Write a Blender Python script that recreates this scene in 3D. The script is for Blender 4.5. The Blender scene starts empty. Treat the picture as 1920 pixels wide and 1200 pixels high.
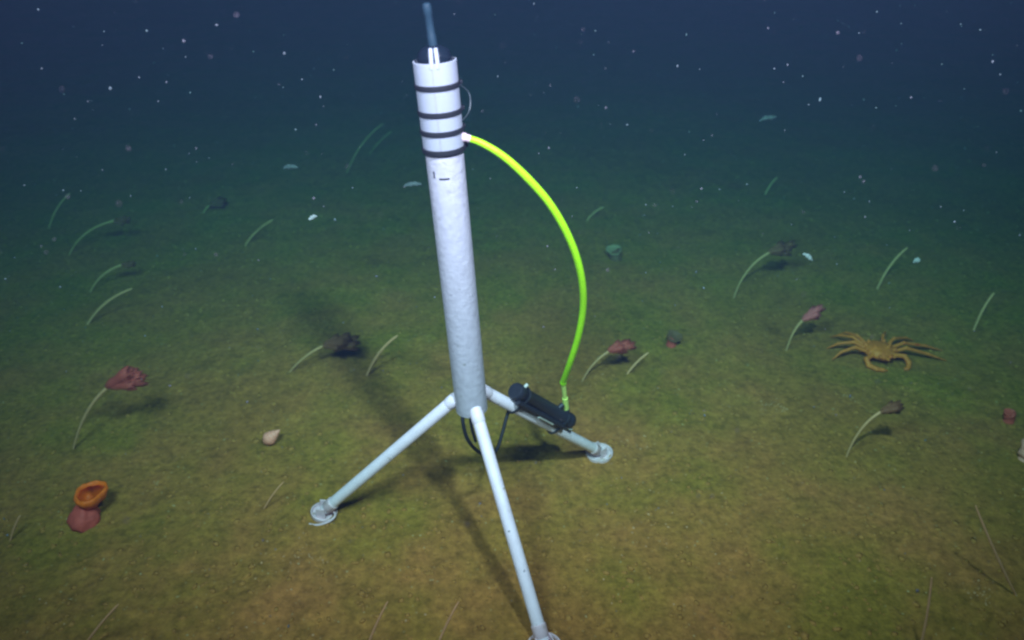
import bpy, bmesh, math, random
from mathutils import Vector, Matrix, noise

random.seed(11)
scene = bpy.context.scene
col = scene.collection

# ------------------------------------------------------------------ camera, light, exposure
F_PX = 1400.0            # focal length in pixels of a 1920-wide frame
H = 2.03                 # height of the camera above the sea bed
PITCH = math.radians(30)
CAM = Vector((0, 0, H))
FWD = Vector((0, math.cos(PITCH), -math.sin(PITCH)))
UPV = Vector((0, math.sin(PITCH), math.cos(PITCH)))
RGT = Vector((1, 0, 0))

cam_data = bpy.data.cameras.new('camera')
cam_data.sensor_width = 36
cam_data.lens = 36 * F_PX / 1920
cam_data.dof.use_dof = True
cam_data.dof.focus_distance = 2.4
cam_data.dof.aperture_fstop = 1.7
cam_data.clip_start = 0.02
cam_data.clip_end = 400
cam = bpy.data.objects.new('camera', cam_data)
cam.location = CAM
cam.rotation_euler = (math.pi / 2 - PITCH, 0, 0)
col.objects.link(cam)
scene.camera = cam

world = bpy.data.worlds.new('World')
scene.world = world
world.use_nodes = True
wn = world.node_tree
sky = wn.nodes.new('ShaderNodeTexSky')
sky.sky_type = 'NISHITA'
sky.sun_disc = False
sky.sun_elevation = math.radians(60)
sky.sun_rotation = math.radians(150)
wn.nodes['Background'].inputs['Strength'].default_value = 0.002
wn.links.new(sky.outputs['Color'], wn.nodes['Background'].inputs['Color'])

# the two floodlights of the underwater vehicle that carries the camera: on booms above, one to
# the right and a weaker one to the left
def floodlight(name, loc, aim, energy, spread, radius):
    ld = bpy.data.lights.new(name, 'SPOT')
    ld.energy = energy
    ld.color = LAMP_COLOR
    ld.spot_size = math.radians(spread)
    ld.spot_blend = 1.0
    ld.shadow_soft_size = radius
    lo = bpy.data.objects.new(name, ld)
    lo.location = loc
    lo.rotation_euler = (Vector(aim) - Vector(loc)).to_track_quat('-Z', 'Y').to_euler()
    col.objects.link(lo)
LAMP_COLOR = (0.88, 0.35, 0.66)
floodlight('vehicle_floodlight', (0.28 * H, 0.30 * H, 1.48 * H), (0.4, 6.2, 0.0), 1210, 116, 0.085)
floodlight('vehicle_floodlight', (-0.42 * H, 0.12 * H, 1.52 * H), (0.0, 6.2, 0.0), 1200, 116, 0.36)

scene.view_settings.view_transform = 'Standard'
scene.view_settings.look = 'None'
scene.view_settings.exposure = 0.0
scene.view_settings.gamma = 1.0
scene.view_settings.use_curve_mapping = False
scene.cycles.use_denoising = True
scene.cycles.filter_width = 2.4
scene.cycles.max_bounces = 8
scene.cycles.volume_bounces = 1
scene.cycles.sample_clamp_indirect = 3.0

# ------------------------------------------------------------------ helpers
def ray(px, py):
    return FWD + RGT * ((px - 960) / F_PX) + UPV * ((600 - py) / F_PX)

def at_depth(px, py, d):
    return CAM + ray(px, py) * d

def gh(x, y):
    v = Vector((x, y, 0.0))
    a = 0.030 * noise.noise(v * 0.55 + Vector((3.1, 7.7, 0)))
    a += 0.012 * noise.noise(v * 1.7 + Vector((9.1, 1.3, 2)))
    return a

FEET_XY = []
def gh_fine(x, y):
    v = Vector((x, y, 0.0))
    m = sum(0.012 * math.exp(-((math.hypot(x - fx, y - fy) - 0.062) / 0.022) ** 2) for fx, fy in FEET_XY if abs(x - fx) < 0.2 and abs(y - fy) < 0.2)
    return (gh(x, y) + m + 0.0085 * noise.noise(v * 5.0) + 0.0055 * noise.noise(v * 17.0 + Vector((5, 2, 1)))
            + 0.0030 * noise.noise(v * 41.0 + Vector((1, 8, 3))))

def ground(px, py):
    r = ray(px, py)
    z = 0.0
    for _ in range(6):
        t = (z - H) / r.z
        p = CAM + r * t
        z = gh(p.x, p.y)
    return Vector((p.x, p.y, z))

for _p in ((612, 966), (1121, 856), (1018, 1215)):
    FEET_XY.append(tuple(ground(*_p))[:2])

def on_plane_y(px, py, y):
    r = ray(px, py)
    return CAM + r * (y / r.y)

def tag(o, label=None, cat=None, group=None, kind=None):
    if label: o['label'] = label
    if cat: o['category'] = cat
    if group: o['group'] = group
    if kind: o['kind'] = kind
    return o

def empty(name, loc):
    o = bpy.data.objects.new(name, None)
    o.location = loc
    o.empty_display_size = 0.05
    col.objects.link(o)
    return o

def mesh_obj(name, verts, faces, mat, parent=None, smooth=True, origin=None):
    """verts in world space; origin moves the object's origin"""
    org = origin if origin is not None else (parent_world(parent) if parent else Vector((0, 0, 0)))
    me = bpy.data.meshes.new(name)
    me.from_pydata([tuple(Vector(v) - org) for v in verts], [], faces)
    me.validate()
    bm = bmesh.new(); bm.from_mesh(me)
    bmesh.ops.recalc_face_normals(bm, faces=bm.faces)
    bm.to_mesh(me); bm.free()
    if smooth:
        for p in me.polygons: p.use_smooth = True
    me.materials.append(mat)
    o = bpy.data.objects.new(name, me)
    col.objects.link(o)
    if parent:
        o.parent = parent
        o.location = org - parent_world(parent)
    else:
        o.location = org
    return o

def parent_world(p):
    v = Vector(p.location)
    while p.parent:
        p = p.parent
        v += Vector(p.location)
    return v

class Geo:
    def __init__(self):
        self.v = []; self.f = []
    def add(self, verts, faces):
        n = len(self.v)
        self.v += [Vector(v) for v in verts]
        self.f += [tuple(i + n for i in f) for f in faces]
        return self
    def tube(self, pts, radii, n=12, cap=True):
        pts = [Vector(p) for p in pts]
        if not hasattr(radii, '__len__'): radii = [radii] * len(pts)
        t = (pts[1] - pts[0]).normalized()
        a = t.orthogonal().normalized()
        base = len(self.v)
        for i, p in enumerate(pts):
            if i == 0: t = pts[1] - pts[0]
            elif i == len(pts) - 1: t = pts[-1] - pts[-2]
            else: t = pts[i + 1] - pts[i - 1]
            t = t.normalized()
            a = (a - t * a.dot(t)).normalized()
            b = t.cross(a)
            for k in range(n):
                w = 2 * math.pi * k / n
                self.v.append(p + (a * math.cos(w) + b * math.sin(w)) * radii[i])
        for i in range(len(pts) - 1):
            for k in range(n):
                k2 = (k + 1) % n
                self.f.append((base + i * n + k, base + i * n + k2, base + (i + 1) * n + k2, base + (i + 1) * n + k))
        if cap:
            self.f.append(tuple(base + k for k in reversed(range(n))))
            e = base + (len(pts) - 1) * n
            self.f.append(tuple(e + k for k in range(n)))
        return self
    def lathe(self, origin, axis, prof, n=32, start=None, rfun=None, close=False):
        """prof: list of (radius, height along axis)"""
        axis = Vector(axis).normalized()
        a = (start - axis * start.dot(axis)).normalized() if start is not None else axis.orthogonal().normalized()
        b = axis.cross(a)
        base = len(self.v)
        for (r, h) in prof:
            for k in range(n):
                w = 2 * math.pi * k / n
                rr = r * (rfun(w, h) if rfun else 1)
                self.v.append(Vector(origin) + axis * h + (a * math.cos(w) + b * math.sin(w)) * rr)
        m = len(prof)
        for i in range(m - 1 + (1 if close else 0)):
            i2 = (i + 1) % m
            for k in range(n):
                k2 = (k + 1) % n
                self.f.append((base + i * n + k, base + i * n + k2, base + i2 * n + k2, base + i2 * n + k))
        if not close:
            self.f.append(tuple(base + k for k in reversed(range(n))))
            self.f.append(tuple(base + (m - 1) * n + k for k in range(n)))
        return self
    def box(self, c, ax, ay, az, sx, sy, sz):
        c = Vector(c)
        vs = [c + ax * (sx * i / 2) + ay * (sy * j / 2) + az * (sz * k / 2) for i in (-1, 1) for j in (-1, 1) for k in (-1, 1)]
        fs = [(0, 1, 3, 2), (4, 6, 7, 5), (0, 4, 5, 1), (2, 3, 7, 6), (0, 2, 6, 4), (1, 5, 7, 3)]
        return self.add(vs, fs)
    def build(self, name, mat, parent=None, smooth=True, bevel=0, origin=None, soft=False):
        o = mesh_obj(name, self.v, self.f, mat, parent, smooth, origin)
        if bevel:
            m = o.modifiers.new('bevel', 'BEVEL'); m.width = bevel; m.segments = 2; m.limit_method = 'ANGLE'
        if smooth and not soft:
            o.data.set_sharp_from_angle(angle=math.radians(38))
        return o

def bez(p0, p1, p2, n=12):
    return [p0 * (1 - t) ** 2 + p1 * (2 * t * (1 - t)) + p2 * t * t for t in [i / n for i in range(n + 1)]]

def spline(pts, n=8):
    out = []
    P = [pts[0]] + list(pts) + [pts[-1]]
    for i in range(1, len(P) - 2):
        for k in range(n):
            t = k / n
            a, b, c, d = P[i - 1], P[i], P[i + 1], P[i + 2]
            out.append(0.5 * ((2 * b) + (c - a) * t + (2 * a - 5 * b + 4 * c - d) * t * t + (3 * b - a - 3 * c + d) * t ** 3))
    out.append(P[-2])
    return out

# ------------------------------------------------------------------ materials
def mat(name, rgb, rough=0.6, var=0.0, scale=20.0, spec=0.3, bump=0.0, bscale=60.0, dirt=None, dirt_scale=30, dirt_at=0.68, sss=0.0):
    m = bpy.data.materials.new(name); m.use_nodes = True
    nt = m.node_tree; N = nt.nodes; L = nt.links
    b = N['Principled BSDF']
    b.inputs['Roughness'].default_value = rough
    b.inputs['Specular IOR Level'].default_value = spec
    if sss:
        b.inputs['Subsurface Weight'].default_value = sss
        b.inputs['Subsurface Radius'].default_value = (0.02, 0.012, 0.008)
    tc = N.new('ShaderNodeTexCoord')
    n1 = N.new('ShaderNodeTexNoise'); n1.inputs['Scale'].default_value = scale; n1.inputs['Detail'].default_value = 5
    L.new(tc.outputs['Object'], n1.inputs['Vector'])
    mx = N.new('ShaderNodeMix'); mx.data_type = 'RGBA'
    mx.inputs['A'].default_value = (*[c * (1 - var) for c in rgb], 1)
    mx.inputs['B'].default_value = (*[min(1, c * (1 + var)) for c in rgb], 1)
    L.new(n1.outputs['Fac'], mx.inputs['Factor'])
    out = mx.outputs['Result']
    if dirt:
        n2 = N.new('ShaderNodeTexNoise'); n2.inputs['Scale'].default_value = dirt_scale; n2.inputs['Detail'].default_value = 6
        n2.inputs['Roughness'].default_value = 0.7
        L.new(tc.outputs['Object'], n2.inputs['Vector'])
        r = N.new('ShaderNodeMapRange'); r.inputs['From Min'].default_value = dirt_at; r.inputs['From Max'].default_value = dirt_at + 0.08
        L.new(n2.outputs['Fac'], r.inputs['Value'])
        m2 = N.new('ShaderNodeMix'); m2.data_type = 'RGBA'
        m2.inputs['B'].default_value = (*dirt, 1)
        L.new(out, m2.inputs['A']); L.new(r.outputs['Result'], m2.inputs['Factor'])
        out = m2.outputs['Result']
    L.new(out, b.inputs['Base Color'])
    if bump:
        n3 = N.new('ShaderNodeTexNoise'); n3.inputs['Scale'].default_value = bscale; n3.inputs['Detail'].default_value = 6
        L.new(tc.outputs['Object'], n3.inputs['Vector'])
        bp = N.new('ShaderNodeBump'); bp.inputs['Strength'].default_value = bump; bp.inputs['Distance'].default_value = 0.01
        L.new(n3.outputs['Fac'], bp.inputs['Height']); L.new(bp.outputs['Normal'], b.inputs['Normal'])
    return m

M = {}
M['pvc'] = mat('pvc', (0.51, 0.50, 0.56), 0.5, 0.22, 45, 0.3, 0.25, 60, dirt=(0.27, 0.27, 0.24), dirt_scale=42, dirt_at=0.63)
M['sleeve'] = mat('sleeve', (0.37, 0.40, 0.46), 0.5, 0.03, 9, 0.25)
M['leg'] = mat('leg_pipe', (0.90, 0.76, 0.84), 0.42, 0.16, 26, 0.35, 0.06, 50, dirt=(0.36, 0.29, 0.19), dirt_scale=30, dirt_at=0.63)
M['foot'] = mat('foot_steel', (0.78, 0.58, 0.64), 0.45, 0.12, 25, 0.5, 0.1, 60, dirt=(0.36, 0.26, 0.11), dirt_scale=22, dirt_at=0.60)
M['black'] = mat('black_rubber', (0.018, 0.020, 0.024), 0.55, 0.2, 30, 0.3)
M['pack'] = mat('dark_housing', (0.022, 0.024, 0.034), 0.42, 0.25, 18, 0.4, 0.05, 50, dirt=(0.10, 0.09, 0.08), dirt_scale=20, dirt_at=0.66)
M['mark'] = mat('black_ink', (0.03, 0.03, 0.04), 0.7)
M['seam'] = mat('seam_line', (0.33, 0.34, 0.42), 0.7)  # seam line down the sleeve, a slightly darker grey than the sleeve
M['yellow'] = mat('yellow_hose', (0.42, 1.0, 0.015), 0.4, 0.10, 40, 0.3, 0.12, 90)
M['yellow_end'] = mat('yellow_connector', (0.72, 0.95, 0.22), 0.45, 0.1, 40, 0.3)
M['rod'] = mat('hydrophone_grey', (0.016, 0.040, 0.056), 0.4, 0.12, 12, 0.4)
M['cap'] = mat('navy_cap', (0.004, 0.013, 0.022), 0.5, 0.1, 12, 0.15)
M['dome'] = mat('clear_dome_plastic', (0.008, 0.016, 0.024), 0.25, 0.1, 12, 0.4)
M['dome'].node_tree.nodes['Principled BSDF'].inputs['Alpha'].default_value = 0.82
M['clear'] = mat('pale_filament', (0.05, 0.065, 0.07), 0.3, 0.1, 12, 0.5)
M['white_bit'] = mat('white_tie', (0.62, 0.64, 0.6), 0.5, 0.1, 20)
M['stem'] = mat('sea_pen_stem', (0.58, 0.31, 0.15), 0.6, 0.18, 25, 0.3, sss=0.1)
M['stem_pale'] = mat('sea_whip_skin', (0.74, 0.36, 0.19), 0.6, 0.2, 25, 0.3, sss=0.1)
M['polyp_red'] = mat('polyp_red', (0.58, 0.11, 0.08), 0.6, 0.3, 40, 0.3, sss=0.1)
M['polyp_dark'] = mat('polyp_dark', (0.30, 0.120, 0.058), 0.6, 0.35, 40, 0.25)
M['polyp_pink'] = mat('polyp_pink', (1.0, 0.19, 0.20), 0.6, 0.3, 40, 0.3, sss=0.1)
for _k, _a in (('polyp_red', 0.58), ('polyp_dark', 0.50), ('polyp_pink', 0.62)):      # jelly-like, light passes through
    M[_k].node_tree.nodes['Principled BSDF'].inputs['Alpha'].default_value = _a
M['crab'] = mat('crab_shell', (1.0, 0.19, 0.03), 0.5, 0.5, 34, 0.35, 0.5, 70, dirt=(0.75, 0.11, 0.015), dirt_scale=16, dirt_at=0.58)
M['anem_orange'] = mat('anemone_orange', (0.72, 0.105, 0.0), 0.5, 0.3, 30, 0.35, 0.25, 60, sss=0.15)
M['anem_rim'] = mat('anemone_rim', (1.0, 0.16, 0.008), 0.5, 0.2, 30, 0.35, 0.2, 60, sss=0.15)
M['anem_pink'] = mat('anemone_pink', (0.62, 0.10, 0.075), 0.6, 0.35, 30, 0.3, 0.4, 45, sss=0.1)
M['shell'] = mat('pale_shell', (1.0, 0.36, 0.26), 0.45, 0.08, 22, 0.4, 0.2, 60)
M['sponge'] = mat('pink_sponge', (1.0, 0.36, 0.28), 0.7, 0.25, 22, 0.2, 0.5, 60)
M['brown_body'] = mat('brown_body', (0.17, 0.085, 0.04), 0.6, 0.35, 25, 0.3, 0.3, 50)
M['brown_pale'] = mat('brown_pale', (0.34, 0.24, 0.15), 0.6, 0.25, 25, 0.3)
M['fleck'] = mat('drifting_fleck', (0.36, 0.36, 0.36), 0.6, 0.2, 40, 0.2)
M['fleck_dim'] = mat('drifting_body', (0.13, 0.13, 0.14), 0.6, 0.25, 40, 0.2)
M['snow'] = mat('marine_snow', (0.15, 0.16, 0.18), 0.8, 0.9, 9, 0.1)
M['clump'] = mat('sediment_clump', (0.43, 0.200, 0.052), 0.9, 0.35, 5, 0.05, 0.6, 120)
M['grit'] = mat('shell_grit', (0.58, 0.33, 0.17), 0.8, 0.3, 8, 0.1)

def seabed_material():
    m = bpy.data.materials.new('seabed_mud'); m.use_nodes = True
    nt = m.node_tree; N = nt.nodes; L = nt.links
    b = N['Principled BSDF']
    b.inputs['Roughness'].default_value = 0.95
    b.inputs['Specular IOR Level'].default_value = 0.05
    tc = N.new('ShaderNodeTexCoord')
    def nz(scale, detail, rough=0.55):
        n = N.new('ShaderNodeTexNoise')
        n.inputs['Scale'].default_value = scale; n.inputs['Detail'].default_value = detail; n.inputs['Roughness'].default_value = rough
        L.new(tc.outputs['Object'], n.inputs['Vector'])
        return n.outputs['Fac']
    def mix(fac, a, bb, lo_, hi_):
        r = N.new('ShaderNodeMapRange'); r.inputs['From Min'].default_value = lo_; r.inputs['From Max'].default_value = hi_
        L.new(fac, r.inputs['Value'])
        x = N.new('ShaderNodeMix'); x.data_type = 'RGBA'
        for key, val in (('A', a), ('B', bb)):
            if isinstance(val, tuple): x.inputs[key].default_value = (*val, 1)
            else: L.new(val, x.inputs[key])
        L.new(r.outputs['Result'], x.inputs['Factor'])
        return x.outputs['Result']
    c = mix(nz(2.2, 4), (0.325, 0.190, 0.034), (0.46, 0.188, 0.056), 0.36, 0.64)       # olive and brown patches
    c = mix(nz(0.9, 3), c, (0.39, 0.165, 0.044), 0.48, 0.66)
    g = mix(nz(38, 7, 0.68), (0.56, 0.56, 0.56), (1.36, 1.34, 1.28), 0.30, 0.70)         # grain
    g2 = mix(nz(11, 5), (0.84, 0.86, 0.86), (1.13, 1.12, 1.10), 0.32, 0.68)
    for gg in (g, g2):
        x = N.new('ShaderNodeMix'); x.data_type = 'RGBA'; x.blend_type = 'MULTIPLY'; x.inputs['Factor'].default_value = 1
        L.new(c, x.inputs['A']); L.new(gg, x.inputs['B']); c = x.outputs['Result']
    c = mix(nz(70, 2), c, (0.55, 0.45, 0.25), 0.70, 0.76)                                 # pale grains
    L.new(c, b.inputs['Base Color'])
    bp = N.new('ShaderNodeBump'); bp.inputs['Strength'].default_value = 0.8; bp.inputs['Distance'].default_value = 0.012
    L.new(nz(48, 8, 0.7), bp.inputs['Height']); L.new(bp.outputs['Normal'], b.inputs['Normal'])
    return m
M['mud'] = seabed_material()

# ------------------------------------------------------------------ sea bed
def seabed():
    nx, ny = 430, 520
    def warp(u, a, p):               # u in -1..1, dense in the middle
        return math.copysign(a[0] * abs(u) + a[1] * abs(u) ** p, u)
    verts = []
    for j in range(ny + 1):
        v = j / ny
        y = -4 + 10.5 * v + 75 * v ** 7
        for i in range(nx + 1):
            x = warp(2 * i / nx - 1, (4.0, 66.0), 7)
            near = abs(x) < 6 and y < 11
            verts.append((x, y, gh_fine(x, y) if near else gh(x, y)))
    faces = []
    w = nx + 1
    for j in range(ny):
        for i in range(nx):
            a = j * w + i
            faces.append((a, a + 1, a + w + 1, a + w))
    me = bpy.data.meshes.new('seabed')
    me.from_pydata(verts, [], faces)
    for p in me.polygons: p.use_smooth = True
    me.materials.append(M['mud'])
    o = bpy.data.objects.new('seabed', me)
    col.objects.link(o)
    tag(o, kind='structure')
seabed()

# water that dims and blues everything with distance
def water():
    g = Geo()
    g.box((0, 36, 1.25), Vector((1, 0, 0)), Vector((0, 1, 0)), Vector((0, 0, 1)), 170, 100, 4.7)
    m = bpy.data.materials.new('sea_water'); m.use_nodes = True
    N = m.node_tree.nodes; L = m.node_tree.links
    N.remove(N['Principled BSDF'])
    pv = N.new('ShaderNodeVolumePrincipled')
    pv.inputs['Density'].default_value = 0.36
    pv.inputs['Color'].default_value = (0.024, 0.036, 0.076, 1)
    pv.inputs['Absorption Color'].default_value = (0.072, 0.96, 0.56, 1)
    pv.inputs['Anisotropy'].default_value = 0.1
    L.new(pv.outputs['Volume'], N['Material Output'].inputs['Volume'])
    o = g.build('haze', m, smooth=False)
    tag(o, 'dark blue sea water between the camera and the far sea bed', None, kind='stuff')
water()

# ------------------------------------------------------------------ the instrument on its tripod
D = 0.104
R = D / 2
hub = at_depth(882, 742, F_PX * D / 60)
top = on_plane_y(815, 114, hub.y)
AX = (top - hub).normalized()
def axis_at(py):                     # point of the tube's axis seen at image row py
    lo_, hi_ = -0.6, 1.6
    for _ in range(50):
        m_ = (lo_ + hi_) / 2
        p = hub + AX * m_ - CAM
        y = 600 - F_PX * p.dot(UPV) / p.dot(FWD)
        if y > py: lo_ = m_
        else: hi_ = m_
    return (lo_ + hi_) / 2
FRONT = (CAM - hub); FRONT = (FRONT - AX * FRONT.dot(AX)).normalized()     # side that faces the camera
SIDE = AX.cross(FRONT).normalized()
if SIDE.x < 0: SIDE = -SIDE
def around(ang, r, h):               # ang: 0 faces the camera, + to the right
    return hub + AX * h + (FRONT * math.cos(ang) + SIDE * math.sin(ang)) * r
def patch(name, mat_, parent, a0, a1, h0, h1, r, n=8, thick=0.0008):
    g = Geo(); vs = []
    for rr in (r, r + thick):
        for i in range(n + 1):
            a = a0 + (a1 - a0) * i / n
            vs += [around(a, rr, h0), around(a, rr, h1)]
    k = 2 * (n + 1); fs = []
    for i in range(n):
        a = 2 * i
        fs += [(a, a + 2, a + 3, a + 1), (k + a, k + a + 1, k + a + 3, k + a + 2), (a, k + a, k + a + 2, a + 2), (a + 1, a + 3, k + a + 3, k + a + 1)]
    fs += [(0, 1, k + 1, k), (2 * n, k + 2 * n, k + 2 * n + 1, 2 * n + 1)]
    g.add(vs, fs)
    return g.build(name, mat_, parent)

feet_px = {'left': (612, 966), 'right': (1121, 856), 'front': (1018, 1215)}
feet = {k: ground(*v) for k, v in feet_px.items()}
base = (feet['left'] + feet['right'] + feet['front']) / 3
base.z = gh(base.x, base.y)
tri = empty('instrument_tripod', base)
tag(tri, 'white tube instrument with black bands standing on a three-legged frame on the mud', 'tripod')

h_top = axis_at(113); h_sl = axis_at(277); h_bot = axis_at(766)
# tube, open at the lower end
g = Geo()
g.lathe(hub, AX, [(R * 0.93, h_bot), (R * 0.995, h_bot), (R, h_bot + 0.004), (R, h_top - 0.012), (R * 0.93, h_top - 0.012)], 48, close=True)
tube = g.build('tube', M['pvc'], tri)
# white sleeve round the upper end, with a seam that faces the camera
RS = R + 0.0035
g = Geo()
g.lathe(hub, AX, [(R + 0.0004, h_sl + 0.006), (RS, h_sl + 0.007), (RS + 0.0005, h_top), (R + 0.0008, h_top + 0.001)], 64, close=True)
sleeve = g.build('sleeve', M['sleeve'], tri)
patch('seam', M['seam'], sleeve, -0.19, -0.12, h_sl + 0.008, h_top - 0.002, RS + 0.0002, 3, 0.0006)
# black bands
for py in (158, 207, 242, 277):
    h = axis_at(py)
    g = Geo()
    prof = [(RS + 0.0003, h - 0.0065), (RS + 0.0035, h - 0.006), (RS + 0.0042, h), (RS + 0.0035, h + 0.006), (RS + 0.0003, h + 0.0065)]
    g.lathe(hub, AX, prof, 56, close=True)
    bd = g.build('band', M['black'], tri)
    g = Geo()
    a = 1.75 + random.uniform(-0.2, 0.2)
    t_ = (-FRONT * math.sin(a) + SIDE * math.cos(a)); rr = FRONT * math.cos(a) + SIDE * math.sin(a)
    g.box(around(a, RS + 0.007, h), t_, AX, rr, 0.016, 0.010, 0.007)
    g.build('buckle', M['black'], bd, smooth=False, bevel=0.0015)
# painted tick
h = axis_at(324)
patch('painted_mark', M['mark'], tri, -0.42, 0.12, h - 0.0022, h + 0.0022, R + 0.0003, 8)
patch('painted_mark', M['mark'], tri, -0.74, -0.66, h + 0.002, h + 0.020, R + 0.0003, 2)
# dark dome in the mouth of the sleeve, the white holder and the grey hydrophone
rd = R * 0.90
g = Geo()
g.lathe(hub, AX, [(rd, h_top - 0.03), (rd, h_top - 0.004), (rd * 0.96, h_top - 0.001), (rd * 0.3, h_top + 0.002), (0.004, h_top + 0.002)], 40)
cap = g.build('end_plug', M['cap'], tri)
g = Geo()
rd = R * 0.86
g.lathe(hub, AX, [(rd, h_top - 0.002), (rd, h_top + 0.004), (rd * 0.95, h_top + 0.016), (rd * 0.82, h_top + 0.026), (rd * 0.6, h_top + 0.033), (rd * 0.3, h_top + 0.037), (0.004, h_top + 0.038)], 40)
g.build('clear_dome', M['dome'], tri)
holder_h = axis_at(84)
g = Geo()
for a0 in (-0.17, 0.12):
    pts = []
    q = Geo()
    lower = around(a0 - 0.02, RS * 0.94, h_top - 0.012)
    mid = around(a0, RS * 0.93, h_top + 0.006)
    upper = around(a0 * 1.3, RS * 0.62, holder_h - 0.004)
    q.tube([lower, mid, upper], [0.0058, 0.0058, 0.0054], 10)
    q.build('holder_strap', M['sleeve'], tri)
rod_bot = hub + AX * (h_top + 0.03)
rod_top = on_plane_y(799, 5, hub.y)
ra = (rod_top - rod_bot)
L_ = ra.length; ra.normalize()
g = Geo()
g.lathe(rod_bot, ra, [(0.0118, 0), (0.0118, 0.03), (0.0106, 0.034), (0.0106, L_ * 0.72), (0.0116, L_ * 0.74), (0.0118, L_ - 0.010), (0.0105, L_ - 0.003), (0.006, L_)], 24)
g.build('hydrophone', M['rod'], tri)
# clear filament that loops out beside the second band
dth = (hub + AX * axis_at(195) - CAM).dot(FWD)
g = Geo(); g.tube(spline([around(1.35, RS, axis_at(158)), at_depth(878, 172, dth), at_depth(882, 192, dth), at_depth(878, 212, dth), around(1.35, RS, axis_at(228))], 6), 0.0016, 6)
g.build('filament_loop', M['clear'], tri)

# legs
attach_h = {'left': axis_at(742), 'right': axis_at(738), 'front': axis_at(752)}
leg_r = 0.0205
leg_line = {}
for k in ('left', 'right', 'front'):
    f = feet[k]
    A = hub + AX * attach_h[k]
    hd = (f - A); hd -= AX * hd.dot(AX); hd.normalize()
    p0 = A + hd * (R * 0.72)
    p1 = f + Vector((0, 0, 0.030))
    d = (p1 - p0).normalized()
    leg_line[k] = (p0, p1, d, hd)
    Ln = (p1 - p0).length
    g = Geo()
    g.lathe(p0, d, [(leg_r * 0.9, 0), (leg_r, 0.004), (leg_r, Ln - 0.002), (leg_r * 0.9, Ln)], 24)
    leg = g.build('leg', M['leg'], tri)
    # socket that clasps the leg to the tube
    g = Geo()
    g.lathe(p0, d, [(leg_r * 1.02, R * 0.30), (leg_r * 1.09, R * 0.34), (leg_r * 1.09, R * 0.34 + 0.03), (leg_r * 1.02, R * 0.34 + 0.034)], 24, close=True)
    g.build('socket', M['leg'], leg)
    # collar at the foot
    g = Geo()
    g.lathe(p1 - d * 0.055, d, [(leg_r * 1.02, 0), (leg_r * 1.16, 0.003), (leg_r * 1.16, 0.036), (leg_r * 1.02, 0.040)], 24, close=True)
    g.build('collar', M['foot'], leg)
    # dished foot plate, half sunk in the mud
    n_ = (Vector((0, 0, 1)) + hd * {'left': -0.20, 'right': -0.06, 'front': -0.1}[k]).normalized()
    pr = {'left': 0.048, 'right': 0.056, 'front': 0.054}[k]
    c_ = f + hd * {'left': 0.010, 'right': 0.008, 'front': 0.01}[k] + Vector((0, 0, 0.001))
    g = Geo()
    g.lathe(c_, n_, [(0.012, -0.004), (pr * 0.85, -0.004), (pr, 0.006), (pr, 0.020), (pr * 0.93, 0.020), (pr * 0.86, 0.008), (0.012, 0.006)], 36)
    plate = g.build('foot_plate', M['foot'], leg)
    side = d.cross(Vector((0, 0, 1))).normalized()
    fwd_ = Vector((0, 0, 1)).cross(side).normalized()
    for s in (-1, 1):
        g = Geo(); g.box(c_ + side * (s * 0.024) + Vector((0, 0, 0.030)), side, fwd_, Vector((0, 0, 1)), 0.005, 0.034, 0.044)
        g.build('pivot_lug', M['foot'], leg, smooth=False, bevel=0.002)
# lifting ring lying by the left foot
c_ = ground(610, 974) + Vector((0, 0, 0.012))
ring = []
for i in range(29):
    w = 2 * math.pi * i / 28
    ring.append(c_ + Vector((-0.012 + 0.052 * math.cos(w), -0.004 + 0.034 * math.sin(w), 0.012 * math.cos(w))))
g = Geo(); g.tube(ring, 0.0042, 8, cap=False)
g.build('shackle_ring', M['foot'], [o for o in tri.children if o.name.startswith('leg')][0])

# dark battery housing strapped on top of the right leg
p0, p1, d, hd = leg_line['right']
def leg_point(px):                    # distance along the right leg seen at image column px
    lo_, hi_ = 0.0, (p1 - p0).length
    for _ in range(40):
        m_ = (lo_ + hi_) / 2
        p = p0 + d * m_ - CAM
        x = 960 + F_PX * p.dot(RGT) / p.dot(FWD)
        if x < px: lo_ = m_
        else: hi_ = m_
    return lo_
s0, s1 = leg_point(948), leg_point(1050)
upn = (Vector((0, 0, 1)) - d * d.z).normalized()
offn = (upn + Vector((0.10, -0.25, 0))).normalized(); offn = (offn - d * offn.dot(d)).normalized()
PR = 0.029
pc0 = p0 + d * s0 + offn * (leg_r + PR + 0.004)
PL = s1 - s0
g = Geo()
g.lathe(pc0, d, [(PR * 0.55, -0.010), (PR * 0.9, -0.010), (PR * 1.06, -0.004), (PR * 1.06, 0.020), (PR * 0.96, 0.024), (PR * 0.96, PL - 0.030), (PR * 1.06, PL - 0.026), (PR * 1.06, PL - 0.004), (PR * 0.85, PL + 0.006), (PR * 0.5, PL + 0.010)], 32)
pack = g.build('battery_housing', M['pack'], tri)
for s in (0.045, PL - 0.055):
    g = Geo()
    ov = []
    cl = p0 + d * (s0 + s)
    b2 = d.cross(offn)
    for i in range(33):
        w = 2 * math.pi * i / 32
        c2 = offn * math.cos(w) + b2 * math.sin(w)
        cen = (cl + offn * (leg_r + PR + 0.004)) if math.cos(w) > 0 else cl
        rr = PR * 1.0 if math.cos(w) > 0 else leg_r * 1.12
        ov.append(cen + c2 * rr)
    g.tube(ov, 0.0045, 6, cap=False)
    g.build('strap', M['black'], pack)
g = Geo()
side2 = d.cross(offn).normalized()
if side2.y > 0: side2 = -side2
g.tube([pc0 + d * 0.01 + side2 * (PR * 0.92) - offn * 0.022, pc0 + d * (PL * 0.86) + side2 * (PR * 0.92) - offn * 0.022], 0.011, 12)
g.build('side_rod', M['pack'], pack)
g = Geo()
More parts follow.
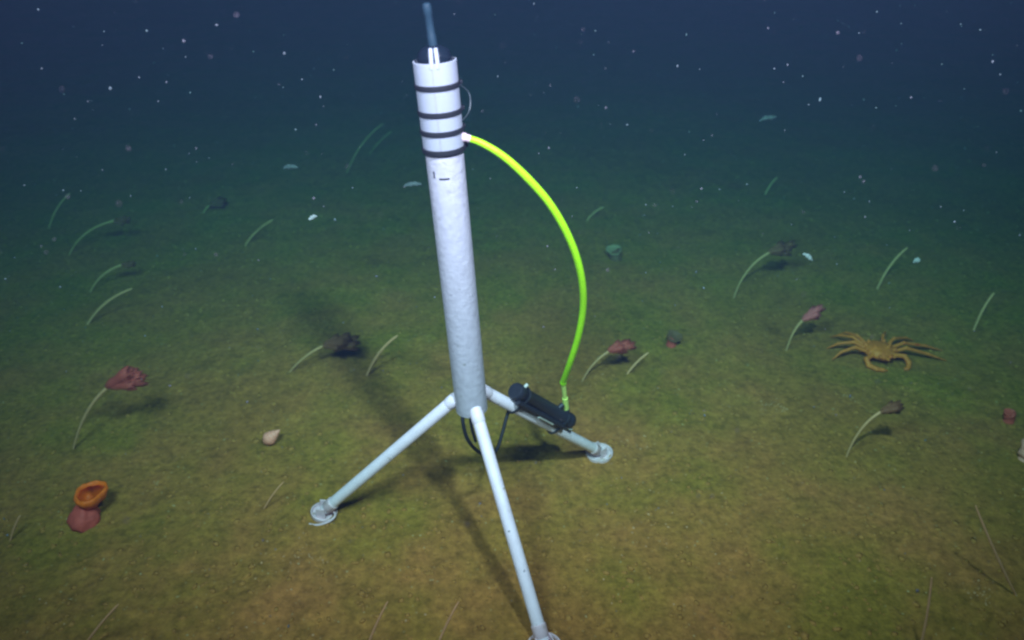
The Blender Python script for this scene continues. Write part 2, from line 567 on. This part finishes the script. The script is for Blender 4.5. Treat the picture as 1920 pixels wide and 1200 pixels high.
g.tube([pc0 + d * (PL * 0.42) + side2 * (PR * 1.05) - offn * 0.030, pc0 + d * (PL * 0.68) + side2 * (PR * 1.05) - offn * 0.030], 0.0065, 10)
g.build('side_label', M['white_bit'], pack)
for (t_, u_) in ((0.018, PR * 1.10), (PL + 0.006, 0.010), (PL + 0.006, -0.016)):
    g = Geo()
    if t_ < 0.1: c_ = pc0 + d * t_ + offn * u_; ax_ = offn
    else: c_ = pc0 + d * t_ + side2 * (u_ + 0.010) - offn * 0.018; ax_ = d
    g.lathe(c_, ax_, [(0.0055, -0.004), (0.0065, 0.0), (0.006, 0.010), (0.004, 0.012)], 10)
    g.build('white_bolt', M['white_bit'], pack)
# connector stub under the yellow hose and a small black plug next to it
sc = leg_point(1034) - s0
cs = pc0 + d * sc + offn * (PR * 0.9)
g = Geo(); g.lathe(cs, Vector((0, 0, 1)), [(0.013, -0.01), (0.013, 0.014), (0.010, 0.018)], 16)
g.build('port', M['pack'], pack)
g = Geo(); g.lathe(pc0 + d * (sc - 0.05) + offn * (PR * 0.9), offn, [(0.010, -0.01), (0.010, 0.016), (0.007, 0.02)], 14)
g.build('port', M['pack'], pack)

# bright yellow-green hose
h0 = axis_at(258)
start = around(1.35, RS * 0.96, h0)
dA = (start - CAM).dot(FWD); cs_top = cs + Vector((0, 0, 0.012)); dB = (cs_top - CAM).dot(FWD)
path_px = [(900, 267), (945, 294), (990, 335), (1030, 381), (1060, 431), (1081, 482), (1092, 532), (1093, 580), (1084, 632), (1069, 680), (1056, 716)]
pts = [start]
for i, (x, y) in enumerate(path_px):
    t = (i + 1) / (len(path_px) + 1)
    pts.append(at_depth(x, y, dA + (dB - dA) * (t ** 1.2) - 0.14 * math.sin(math.pi * t)))
hose_pts = spline(pts, 6)
g = Geo(); g.tube(hose_pts, [0.0085 + 0.0025 * min(1, i / 18) for i in range(len(hose_pts))], 16)
hose = g.build('hose', M['yellow'], tri)
hd_ = (hose_pts[2] - hose_pts[0]).normalized()
g = Geo(); g.lathe(hose_pts[0] - hd_ * 0.006, hd_, [(0.013, 0), (0.013, 0.012), (0.0105, 0.016), (0.0105, 0.026), (0.009, 0.028)], 18)
g.build('hose_fitting', M['foot'], hose)
e = pts[-1]
g = Geo(); g.tube([e + (pts[-2] - e) * 0.02, e + (cs_top - e) * 0.05], [0.0118, 0.0118], 14); g.build('ferrule', M['yellow'], hose)
g = Geo(); g.tube([e, e + (cs_top - e) * 0.45, cs_top - Vector((0, 0, 0.004))], [0.0092, 0.0082, 0.0082], 12); g.build('lead', M['yellow_end'], hose)
g = Geo(); g.tube([e + (cs_top - e) * 0.58, cs_top - Vector((0, 0, 0.003))], [0.0105, 0.0115], 14); g.build('plug', M['yellow_end'], hose)

# black cable that hangs from the tube's lower end and loops up to the housing
dh = (hub - CAM).dot(FWD)
loop_px = [((868, 762), 0.0), ((868, 792), 0.0), ((876, 822), 0.03), ((892, 843), 0.08), ((912, 853), 0.12), ((930, 845), 0.16), ((941, 815), 0.18), ((949, 785), 0.19), ((958, 758), 0.2)]
g = Geo(); g.tube(spline([at_depth(x, y, dh + dd) for ((x, y), dd) in loop_px], 6), 0.0062, 10)
g.build('cable', M['black'], tri)
g = Geo(); g.tube(spline([at_depth(x, y, dh + dd) for ((x, y), dd) in [((880, 762), .02), ((884, 800), 0.02), ((892, 828), .05)]], 6), 0.0048, 8)
g.build('cable', M['black'], tri)

# ------------------------------------------------------------------ animals on stalks
def polyp_mesh():
    g = Geo(); n = 16
    prof = [(0.10, 0.0), (0.17, 0.12), (0.21, 0.28), (0.18, 0.42), (0.20, 0.52)]
    rings = []
    for (r, h) in prof:
        rings.append([Vector((r * math.cos(2 * math.pi * k / n), r * math.sin(2 * math.pi * k / n), h)) for k in range(n)])
    for (ro, ri, h0_, h1_) in ((0.25, 0.19, 0.66, 0.62), (0.27, 0.15, 0.82, 0.70), (0.21, 0.08, 0.98, 0.76)):
        rings.append([Vector(((ro if k % 2 == 0 else ri) * math.cos(2 * math.pi * k / n), (ro if k % 2 == 0 else ri) * math.sin(2 * math.pi * k / n), h0_ if k % 2 == 0 else h1_)) for k in range(n)])
    vs = [v for r in rings for v in r]
    fs = []
    for i in range(len(rings) - 1):
        for k in range(n):
            k2 = (k + 1) % n
            fs.append((i * n + k, i * n + k2, (i + 1) * n + k2, (i + 1) * n + k))
    fs.append(tuple(reversed(range(n))))
    c = len(vs); vs.append(Vector((0, 0, 0.78)))
    b0 = (len(rings) - 1) * n
    for k in range(n): fs.append((b0 + k, b0 + (k + 1) % n, c))
    me = bpy.data.meshes.new('polyp')
    me.from_pydata([tuple(v) for v in vs], [], fs)
    for p in me.polygons: p.use_smooth = True
    return me
POLYP = {}
def get_polyp(key):
    if key not in POLYP:
        me = polyp_mesh(); me.materials.append(M[key]); POLYP[key] = me
    return POLYP[key]

def stalk_points(bpx, tpx, bend, dy):
    b = ground(*bpx)
    t = on_plane_y(tpx[0], tpx[1], b.y + dy)
    cpx = (bpx[0] + (tpx[0] - bpx[0]) * (0.5 - bend), bpx[1] + (tpx[1] - bpx[1]) * (0.5 + bend))
    c = on_plane_y(cpx[0], cpx[1], b.y + dy * 0.4)
    return b, bez(b - Vector((0, 0, 0.02)), c, t, 16), t

def sea_pen(bpx, tpx, bend, dy, r, size, key, npol, label, group=None, stem='stem'):
    b, pts, t = stalk_points(bpx, tpx, bend, dy)
    size *= 0.9
    root = empty('sea_pen', b)
    tag(root, label, 'sea pen', 'stalked sea pens with a cluster of polyps')
    n = len(pts)
    g = Geo(); g.tube(pts, [r * (0.75 + 0.55 * i / (n - 1)) for i in range(n)], 8)
    g.build('stem', M[stem], root, soft=True)
    dirv = (pts[-1] - pts[-3]).normalized()
    dirv = (dirv + Vector((0.25, 0, -0.20))).normalized()
    a = dirv.orthogonal().normalized(); c = dirv.cross(a)
    for i in range(npol):
        w = 2.4 * i
        sp = 0.25 + 0.75 * (i / max(1, npol - 1))
        dd = (dirv + (a * math.cos(w) + c * math.sin(w)) * sp * 0.40 + Vector((0, 0, -0.08 * sp))).normalized()
        o = bpy.data.objects.new('polyp', get_polyp(key))
        col.objects.link(o)
        o.parent = root
        s = size * random.uniform(0.8, 1.15)
        o.location = (t - b) + dirv * (size * (0.42 - 0.62 * sp))
        o.rotation_euler = (dd.to_track_quat('Z', 'Y') @ Matrix.Rotation(random.uniform(0, 6), 3, 'Z').to_quaternion()).to_euler()
        o.scale = (s, s, s * random.uniform(1.2, 1.6))
    return root

def sea_whip(bpx, tpx, bend, dy, r, label):
    b, pts, t = stalk_points(bpx, tpx, bend, dy)
    n = len(pts)
    g = Geo(); g.tube(pts, [r * (1.0 - 0.45 * abs(i / (n - 1) - 0.45)) * (0.55 if i == n - 1 else 1) for i in range(n)], 8)
    o = g.build('sea_whip', M['stem_pale'], origin=b)
    tag(o, label, 'sea whip', 'bare whip-like stalks standing in the mud')
    return o

PENS = [
 ((133, 842), (208, 722), .20, .05, .0060, .098, 'polyp_red', 12, 'largest sea pen, drooping dusky red head, above the orange anemone'),
 ((538, 697), (612, 646), .12, .04, .0055, .098, 'polyp_dark', 10, 'sea pen with a dark head left of the tube, above the pale shell'),
 ((1088, 717), (1145, 657), .16, .05, .0050, .082, 'polyp_red', 9, 'sea pen with a brownish red head just right of the yellow hose'),
 ((1586, 858), (1654, 771), .20, .02, .0050, .058, 'polyp_dark', 8, 'sea pen with a small dark head on the mud below the crab'),
 ((1375, 558), (1446, 472), .22, .06, .0058, .092, 'polyp_dark', 9, 'faint sea pen with a round dark brown head, far right of the hose'),
 ((1474, 657), (1508, 598), .18, .02, .0058, .068, 'polyp_pink', 7, 'sea pen with a small pink head just left of the crab'),
 ((126, 478), (214, 414), .26, .06, .0062, .060, 'polyp_dark', 6, 'farthest of the arching sea pens at the left, its head dark'),
 ((165, 548), (228, 497), .22, .05, .0062, .050, 'polyp_dark', 6, 'arching sea pen with a small dull head between two others at the left'),
 ((378, 400), (394, 384), .10, .03, .0060, .085, 'polyp_dark', 6, 'short distant sea pen with a dark head, upper left on the slope'),
]
for a in PENS: sea_pen(*a)

WHIPS = [
 ((159, 608), (248, 541), .18, .04, .0072, 'bare curved whip left, below the two arching sea pens'),
 ((684, 706), (746, 629), .16, .03, .0070, 'bright bare whip standing close to the left of the white tube'),
 ((1172, 702), (1216, 661), .08, .03, .0055, 'short bare whip beside the brownish red sea pen'),
 ((455, 462), (512, 412), .14, .05, .0060, 'distant bare whip in the green haze left of the tube'),
 ((648, 325), (718, 232), .16, .1, .0045, 'very faint far whip left of the lowest black band'),
 ((690, 290), (735, 246), .10, .1, .0040, 'very faint short whip beside the far one left of the bands'),
 ((1644, 542), (1702, 464), .14, .04, .0068, 'pale bare whip rising behind the crab'),
 ((1826, 618), (1864, 549), .10, .03, .0068, 'pale bare whip to the right of the crab at the edge of the dark'),
 ((1914, 1118), (1829, 948), -.06, .04, .0042, 'long whip leaning left at the lower right edge'),
 ((1722, 1228), (1747, 1083), -.14, .02, .0038, 'upright whip cut by the bottom edge at the lower right'),
 ((676, 1236), (727, 1128), .04, .03, .0034, 'thin whip at the bottom edge left of the front leg, leftward of its twin'),
 ((806, 1240), (860, 1128), .05, .03, .0036, 'thin whip at the bottom edge nearest the front leg'),
 ((140, 1224), (222, 1133), .02, .03, .0038, 'slanting whip at the lower left corner'),
 ((490, 953), (532, 903), .04, .02, .0030, 'fine short whip left of the left foot'),
 ((1098, 413), (1132, 388), .14, .04, .0060, 'small faint whip just right of the top of the yellow arc'),
 ((1434, 364), (1458, 332), .12, .04, .0065, 'small faint whip far off at the upper right'),
 ((88, 428), (132, 362), .16, .05, .0050, 'faintest whip at the upper left edge in the blue'),
 ((14, 1014), (38, 966), .06, .02, .0040, 'short dim whip at the left edge below the orange anemone'),
]
for a in WHIPS: sea_whip(*a)

# ------------------------------------------------------------------ crab
def crab():
    c = ground(1644, 672)
    s = c.y and (c - CAM).dot(FWD) / F_PX          # metres for one picture pixel at the crab
    g = Geo()
    # carapace: a knobbly, flattened pear, face to the camera
    n, m = 28, 16
    W, Dp, Hh = 30 * s, 31 * s, 13 * s
    zc = 17 * s
    vs = []
    for j in range(m + 1):
        th = math.pi * j / m
        for k in range(n):
            w = 2 * math.pi * k / n
            x = math.sin(th) * math.cos(w); y = math.sin(th) * math.sin(w); z = math.cos(th)
            fr = 1.0 - 0.28 * max(0, -y)            # narrower towards the face
            kn = 1 + 0.07 * noise.noise(Vector((x * 4, y * 4, z * 4)))
            vs.append(c + Vector((x * W * fr * kn, y * Dp * kn, zc + (z * Hh * (1.0 if z > 0 else 0.75)) * kn)))
    fs = []
    for j in range(m):
        for k in range(n):
            fs.append((j * n + k, j * n + (k + 1) % n, (j + 1) * n + (k + 1) % n, (j + 1) * n + k))
    g.add(vs, fs)
    def limb(pts, radii):
        P = [c + Vector(p) * s for p in pts]
        q, rr = [], []
        for i in range(len(P) - 1):                  # straight segments, a little thicker at each joint
            for t in (0.0, 0.12, 0.5, 0.88):
                q.append(P[i].lerp(P[i + 1], t))
                rr.append((radii[i] + (radii[i + 1] - radii[i]) * t) * s * (1.12 if t == 0 else 0.95))
        q.append(P[-1]); rr.append(radii[-1] * s)
        g.tube(q, rr, 8)
    # walking legs, x right, y away, z up, in picture pixels at the crab
    limb([(-20, -4, 16.1), (-46, 0, 24.9), (-72, -4, 16.8), (-88, -8, 1)], [4.04, 3.75, 3.03, 1.15])
    limb([(-20, 6, 17.5), (-42, 16, 26.2), (-66, 26, 16.8), (-84, 32, 1)], [4.04, 3.75, 3.03, 1.15])
    limb([(-18, 14, 17.5), (-36, 36, 24.9), (-50, 58, 16.1), (-60, 76, 1)], [3.75, 3.46, 2.74, 1.08])
    limb([(-14, 22, 17.5), (-24, 46, 22.8), (-34, 70, 14.8), (-40, 86, 1)], [3.46, 3.18, 2.45, 1.01])
    limb([(20, -4, 16.1), (48, -2, 24.2), (90, -6, 13.4), (126, -10, 1)], [4.04, 3.9, 3.18, 1.15])
    limb([(20, 6, 17.5), (50, 14, 25.5), (98, 22, 14.1), (138, 24, 1)], [4.04, 3.9, 3.18, 1.15])
    limb([(18, 14, 17.5), (40, 32, 24.2), (74, 50, 14.8), (98, 60, 1)], [3.75, 3.46, 2.74, 1.08])
    limb([(14, 22, 17.5), (26, 46, 22.8), (42, 70, 14.8), (52, 86, 1)], [3.46, 3.18, 2.45, 1.01])
    # claws: the left one folded across the front, the right one short
    limb([(-20, -18, 18), (-34, -26, 16), (-32, -36, 8), (-20, -43, 5)], [4.6, 4.8, 5.0, 4.6])
    limb([(-20, -43, 5), (-9, -46, 4), (1, -45, 3)], [5.0, 3.8, 1.5])
    limb([(-20, -41, 4), (-10, -40, 3), (-2, -39, 2.5)], [3.8, 2.8, 1.3])
    limb([(20, -16, 18), (38, -20, 18), (45, -28, 9), (42, -36, 4)], [4.6, 4.8, 5.0, 4.4])
    limb([(42, -36, 5), (37, -41, 3.5), (31, -42, 2.5)], [4.8, 3.6, 1.5])
    limb([(42, -35, 3.5), (38, -36, 3), (33, -37, 2)], [3.6, 2.6, 1.3])
    # rostrum, eye stalks and a few spines
    limb([(0, -28, 19), (0, -36, 21), (0, -42, 22)], [5, 3.4, 1.6])
    for sx in (-1, 1):
        limb([(sx * 9, -25, 20), (sx * 12, -31, 23), (sx * 13, -35, 25)], [3.4, 2.8, 3.2])
        for (x, y, z, l) in ((20, 10, 24, 5), (12, 18, 26, 5), (22, -8, 23, 5), (10, -6, 29, 5)):
            limb([(sx * x, y, z - 5), (sx * (x + 3), y, z + l * .5), (sx * (x + 5), y, z + l)], [4, 2.6, 1.4])
    o = g.build('crab', M['crab'], origin=c)
    rm = o.modifiers.new('remesh', 'REMESH'); rm.mode = 'VOXEL'; rm.voxel_size = 0.0035; rm.use_smooth_shade = True
    sm = o.modifiers.new('smooth', 'SMOOTH'); sm.iterations = 2; sm.factor = 0.4
    tag(o, 'orange-tan long-legged crab facing the camera on the mud', 'crab')
crab()

# ------------------------------------------------------------------ anemones, shell and other small animals
def anemone(px_base, px_disc, rdisc, rcol, cm, dm, rm_, label, name='anemone', lean=0.0, seed=0):
    b = ground(*px_base)
    root = empty(name, b)
    tag(root, label, 'anemone')
    t = on_plane_y(px_disc[0], px_disc[1], b.y + lean)
    up = (t - b)
    axis = (up.normalized() * 0.35 + Vector((0.05, -0.42, 0.75))).normalized()
    wob = lambda w, h: 1 + 0.07 * math.sin(3 * w + seed) + 0.05 * math.sin(7 * w + 1.3 * seed)
    # column, bent from the mud to the disc
    pts = bez(b - Vector((0, 0, 0.02)), b + Vector((0, 0, up.length * 0.5)), t - axis * rdisc * 0.18, 8)
    g = Geo(); g.tube(pts, [rcol * f for f in (1.10, 1.12, 1.06, 1.0, 0.96, 0.98, 1.04, 1.12, 1.2)], 20)
    for i, v in enumerate(g.v):
        g.v[i] = v + Vector((noise.noise(v * 38), noise.noise(v * 38 + Vector((7, 0, 0))), noise.noise(v * 38 + Vector((0, 7, 0))))) * rcol * 0.16
    g.build('column', M[cm], root, soft=True)
    g = Geo()
    g.lathe(t, axis, [(rcol * 0.9, -rdisc * 0.30), (rdisc * 0.84, -rdisc * 0.14), (rdisc * 1.0, rdisc * 0.10), (rdisc * 1.02, rdisc * 0.24), (rdisc * 0.90, rdisc * 0.27), (rdisc * 0.80, rdisc * 0.16)], 36, rfun=wob)
    g.build('rim', M[rm_], root, soft=True)
    g = Geo()
    g.lathe(t, axis, [(rdisc * 0.86, rdisc * 0.135), (rdisc * 0.70, rdisc * 0.06), (rdisc * 0.4, rdisc * 0.0), (rdisc * 0.16, -rdisc * 0.02), (rdisc * 0.10, -rdisc * 0.08)], 36, rfun=wob)
    g.build('oral_disc', M[dm], root, soft=True)
    return root

def orange_anemone():
    b = ground(160, 978)
    s = (b - CAM).dot(FWD) / F_PX
    root = empty('anemone', b)
    tag(root, 'bright orange anemone cup on a squat red body, lower left', 'anemone')
    def rough(g, amp, f):
        for i, v in enumerate(g.v):
            g.v[i] = v + Vector((noise.noise(v * f), noise.noise(v * f + Vector((7, 0, 0))), noise.noise(v * f + Vector((0, 7, 0))))) * amp
    g = Geo()
    prof = [(3, -8), (24, -8), (27, 2), (26, 12), (22, 22), (17, 30), (13, 36), (6, 38)]
    q = []
    for i in range(len(prof) - 1):
        for t in (0, .5): q.append(tuple(s * (prof[i][k] + (prof[i + 1][k] - prof[i][k]) * t) for k in (0, 1)))
    g.lathe(b, Vector((0.10, 0.22, 1)), q, 32, rfun=lambda w, h: 1 + 0.07 * math.sin(2 * w + 1) + 0.05 * math.sin(5 * w))
    rough(g, s * 4.0, 42)
    g.build('column', M['anem_pink'], root, soft=True)
    t = on_plane_y(171, 929, b.y + 0.034)
    axis = Vector((0.06, 0.0, 1)).normalized()
    wob = lambda w, h: 1 + 0.09 * math.sin(2 * w + 0.4) + 0.06 * math.sin(3 * w + 2)
    g = Geo()
    rim = [(11, -19), (18, -16), (24, -7), (27.5, 0), (29, 6), (28.2, 10), (25.5, 11.5), (22.8, 10), (21.5, 6), (21, 3)]
    g.lathe(t, axis, [(r * s, h * s) for r, h in rim], 56, rfun=wob)
    rough(g, s * 2.2, 55)
    g.build('rim', M['anem_rim'], root, soft=True)
    g = Geo()
    g.lathe(t, axis, [(22.5 * s, 5.5 * s), (19 * s, 1 * s), (14 * s, -4 * s), (8 * s, -7 * s), (4 * s, -9 * s), (1.5 * s, -11 * s)], 56, rfun=wob)
    rough(g, s * 1.6, 70)
    g.build('oral_disc', M['anem_orange'], root, soft=True)
orange_anemone()
s_ = (ground(1155, 480) - CAM).dot(FWD) / F_PX
anemone((1154, 484), (1151, 470), 14 * s_, 11 * s_, 'brown_body', 'brown_body', 'brown_pale', 'small brown anemone with a pale rim, right of the middle of the yellow arc', lean=0.01, seed=2.0)
s_ = (ground(1893, 785) - CAM).dot(FWD) / F_PX
anemone((1892, 790), (1893, 775), 10 * s_, 9 * s_, 'anem_pink', 'anem_pink', 'anem_pink', 'small reddish anemone near the right edge, right of the small dark sea pen', lean=0.0, seed=3.0)
s_ = (ground(1262, 645) - CAM).dot(FWD) / F_PX
anemone((1258, 648), (1264, 632), 14 * s_, 9 * s_, 'anem_pink', 'brown_body', 'brown_body', 'small dull pinkish anemone midway between the hose and the crab', lean=0.0, seed=4.2)

def shell():
    b = ground(513, 832)
    s = (b - CAM).dot(FWD) / F_PX
    axis = Vector((0.62, 0.30, 0.42)).normalized()
    c = b + Vector((-10 * s, 0, 9 * s))
    g = Geo()
    prof = [(2, -9), (6, -6), (9.5, -1), (11.5, 4), (11.0, 8), (9.6, 9.5), (9.8, 12), (8.6, 15), (7.2, 16.4), (7.2, 19), (5.6, 22), (4.2, 23), (4.1, 25), (2.4, 28), (0.8, 31)]
    g.lathe(c, axis, [(r * s * 1.15, h * s * 0.95) for r, h in prof], 24, rfun=lambda w, h: 1 + 0.07 * math.sin(w) + 0.02 * math.sin(9 * w))
    o = g.build('shell', M['shell'], origin=b)
    tag(o, 'pale pink spiral shell lying on the mud left of the tripod', 'shell')
shell()

def sponge():
    b = ground(1917, 862)
    s = (b - CAM).dot(FWD) / F_PX
    g = Geo()
    pts = [b + Vector(p) * s for p in ((4, 0, -6), (2, 0, 10), (-3, 0, 24), (0, 4, 40), (5, 6, 46))]
    g.tube(spline(pts, 5), [s * 11 * (1 + 0.18 * math.sin(i * 1.1)) * (1 - 0.5 * (i / 20) ** 3) for i in range(21)], 16)
    for i, v in enumerate(g.v):
        g.v[i] = v + Vector((noise.noise(v * 30), noise.noise(v * 30 + Vector((9, 0, 0))), noise.noise(v * 30 + Vector((0, 9, 0))))) * s * 5
    o = g.build('sponge', M['sponge'], origin=b, soft=True)
    tag(o, 'pale pink lumpy sponge cut by the right edge', 'sponge')
sponge()

# larger pale bodies that drift in the water
def drifter(px, py, d, length, ang, r, key, label):
    c = at_depth(px, py, d)
    s = d / F_PX
    u = RGT * math.cos(ang) + UPV * math.sin(ang)
    v = UPV * math.cos(ang) - RGT * math.sin(ang)
    n = 11
    pts, rad = [], []
    for i in range(n):
        t = i / (n - 1) - 0.5
        pts.append(c + u * (t * length * s) + v * (s * length * 0.10 * (1 - 4 * t * t)) + FWD * (s * length * 0.15 * t))
        rad.append(s * r * max(0.18, (1 - (2 * t) ** 2) ** 0.6) * (1 + 0.22 * math.sin(i * 2.1)))
    g = Geo(); g.tube(pts, rad, 10)
    for i, q in enumerate(g.v):
        g.v[i] = q + Vector((noise.noise(q * 60), noise.noise(q * 60 + Vector((5, 0, 0))), noise.noise(q * 60 + Vector((0, 5, 0))))) * (s * r * 0.5)
    o = g.build('drifting_animal', M[key], origin=c, soft=True)
    tag(o, label, 'drifting animal', 'small pale animals adrift in the water')
drifter(775, 348, 3.3, 34, 0.12, 4.5, 'fleck_dim', 'pale blurred drifting body just left of the tube below the painted mark')
drifter(1440, 224, 4.0, 36, 0.25, 4.5, 'fleck_dim', 'dim elongated drifting body in the dark water at the upper right')
drifter(545, 315, 3.6, 28, 0.1, 4.5, 'fleck_dim', 'dim greenish drifting body left of the lowest bands')
drifter(587, 409, 2.6, 18, 0.5, 4, 'fleck', 'brightest little slanting drifting body left of the tube')
drifter(1514, 483, 3.0, 24, -0.6, 4, 'fleck', 'bright slanting drifting body beside the round dark sea pen head')
drifter(1719, 490, 3.2, 14, 0.4, 5, 'fleck', 'short pale drifting body beside the whip behind the crab')

# ------------------------------------------------------------------ sea bed litter and marine snow
ICO_V, ICO_F = None, None
def ico(sub=1):
    bm = bmesh.new(); bmesh.ops.create_icosphere(bm, subdivisions=sub, radius=1)
    v = [x.co.copy() for x in bm.verts]; f = [tuple(y.index for y in x.verts) for x in bm.faces]
    bm.free(); return v, f
ICO_V, ICO_F = ico(1)

def scatter(name, count, rmin, rmax, key, label, flat, rng, sink=0.4, heaps=()):
    vs, fs = [], []
    spots = [(p.x + rng.gauss(0, sd), p.y + rng.gauss(0, sd)) for (p, n_, sd) in heaps for _ in range(n_)]
    for i in range(count + len(spots)):
        y = 0.9 + 7.0 * rng.random() ** 1.5
        x = rng.uniform(-1, 1) * (0.8 + 0.85 * y)
        if i >= count: x, y = spots[i - count]
        r = rmin + (rmax - rmin) * rng.random() ** 2.5
        z = gh_fine(x, y) + r * flat * (1 - 2 * sink) * 0.5
        rot = Matrix.Rotation(rng.uniform(0, 6.28), 3, 'Z')
        sx, sy, sz = r * rng.uniform(.7, 1.4), r * rng.uniform(.6, 1.1), r * flat * rng.uniform(.7, 1.2)
        n0 = len(vs)
        for q in ICO_V:
            k = rng.uniform(0.78, 1.22)
            p = rot @ Vector((q.x * sx * k, q.y * sy * k, q.z * sz * k))
            vs.append((p.x + x, p.y + y, p.z + z))
        fs += [tuple(i + n0 for i in f) for f in ICO_F]
    me = bpy.data.meshes.new(name); me.from_pydata(vs, [], fs)
    for p in me.polygons: p.use_smooth = True
    me.materials.append(M[key])
    o = bpy.data.objects.new(name, me); col.objects.link(o)
    tag(o, label, kind='stuff')
rng = random.Random(5)
scatter('sediment_clumps', 14000, 0.003, 0.013, 'clump', 'soft olive brown crumbs of mud covering the sea bed', 0.5, rng)
scatter('shell_grit', 700, 0.0015, 0.0055, 'grit', 'pale grains scattered over the mud', 0.6, rng, 0.2,
        heaps=((ground(1446, 762), 60, 0.034), (ground(1842, 1112), 50, 0.028), (ground(1590, 744), 30, 0.02), (ground(1180, 830), 40, 0.05), (ground(1220, 960), 60, 0.12), (ground(560, 1060), 60, 0.08)))

def marine_snow():
    rng = random.Random(23)
    vs, fs = [], []
    def fleck(p, r):
        n0 = len(vs)
        e = Vector((rng.uniform(.5, 1.5), rng.uniform(.6, 1.3), rng.uniform(.6, 1.6)))
        for q in ICO_V:
            k = rng.uniform(.75, 1.25)
            vs.append((p.x + q.x * r * e.x * k, p.y + q.y * r * e.y * k, p.z + q.z * r * e.z * k))
        fs.extend([tuple(i + n0 for i in f) for f in ICO_F])
    bright = [(41, 81, 6), (195, 59, 6), (275, 58, 8), (192, 85, 4), (406, 47, 6), (261, 145, 7), (207, 166, 8), (312, 154, 5), (348, 107, 4), (533, 100, 7), (566, 149, 5),
              (626, 131, 6), (601, 182, 7), (531, 164, 5), (554, 243, 5), (1270, 124, 9), (1537, 187, 9), (1176, 234, 8), (1116, 58, 6), (1287, 65, 6), (1001, 7, 6), (1452, 24, 5), (1440, 53, 5),
              (1644, 22, 5), (1838, 56, 6), (1861, 116, 7), (1875, 140, 5), (1803, 49, 4), (1868, 286, 6), (1914, 208, 7), (1505, 143, 6), (1708, 183, 5), (1643, 202, 5), (628, 412, 8), (588, 372, 7), (661, 352, 7), (485, 488, 7),
              (706, 518, 7), (483, 617, 6), (1305, 510, 9), (1319, 540, 9), (1315, 354, 6), (1349, 355, 6), (1211, 384, 5), (1484, 421, 5), (1583, 360, 6), (1630, 378, 6), (1622, 407, 7), (1764, 388, 5), (1790, 416, 6), (1569, 495, 6),
              (1912, 441, 7), (1895, 680, 6), (1321, 779, 7), (1526, 763, 6), (1594, 743, 8), (541, 1174, 9), (263, 1005, 7), (1720, 1108, 10), (113, 538, 7), (10, 523, 7), (1735, 825, 7), (14, 1004, 7), (1668, 577, 5), (192, 319, 6),
              (311, 318, 6), (368, 278, 5), (140, 223, 5), (1335, 254, 6), (1284, 290, 6), (1029, 278, 5), (1010, 288, 5), (1019, 613, 5), (903, 968, 6)]
    for (x, y, w) in bright:
        d = rng.uniform(1.6, 3.0)
        if y > 480: d = min(d, (ground(x, y) - CAM).dot(FWD) - 0.25)
        fleck(at_depth(x, y, d), w * 0.31 * d / F_PX)
    n = 0
    while n < 2200:
        d = 0.9 + 7.5 * rng.random() ** 0.8
        p = at_depth(rng.uniform(-150, 2070), rng.uniform(-200, 1200), d)
        if p.z < gh(p.x, p.y) + 0.03 or p.z > 3.2: continue
        fleck(p, (0.0005 + 0.0020 * rng.random() ** 2) * (0.6 + 0.2 * d))
        n += 1
    me = bpy.data.meshes.new('marine_snow'); me.from_pydata(vs, [], fs)
    for p in me.polygons: p.use_smooth = True
    me.materials.append(M['snow'])
    o = bpy.data.objects.new('marine_snow', me); col.objects.link(o)
    tag(o, 'white flecks of marine snow drifting in the dark water', kind='stuff')
marine_snow()
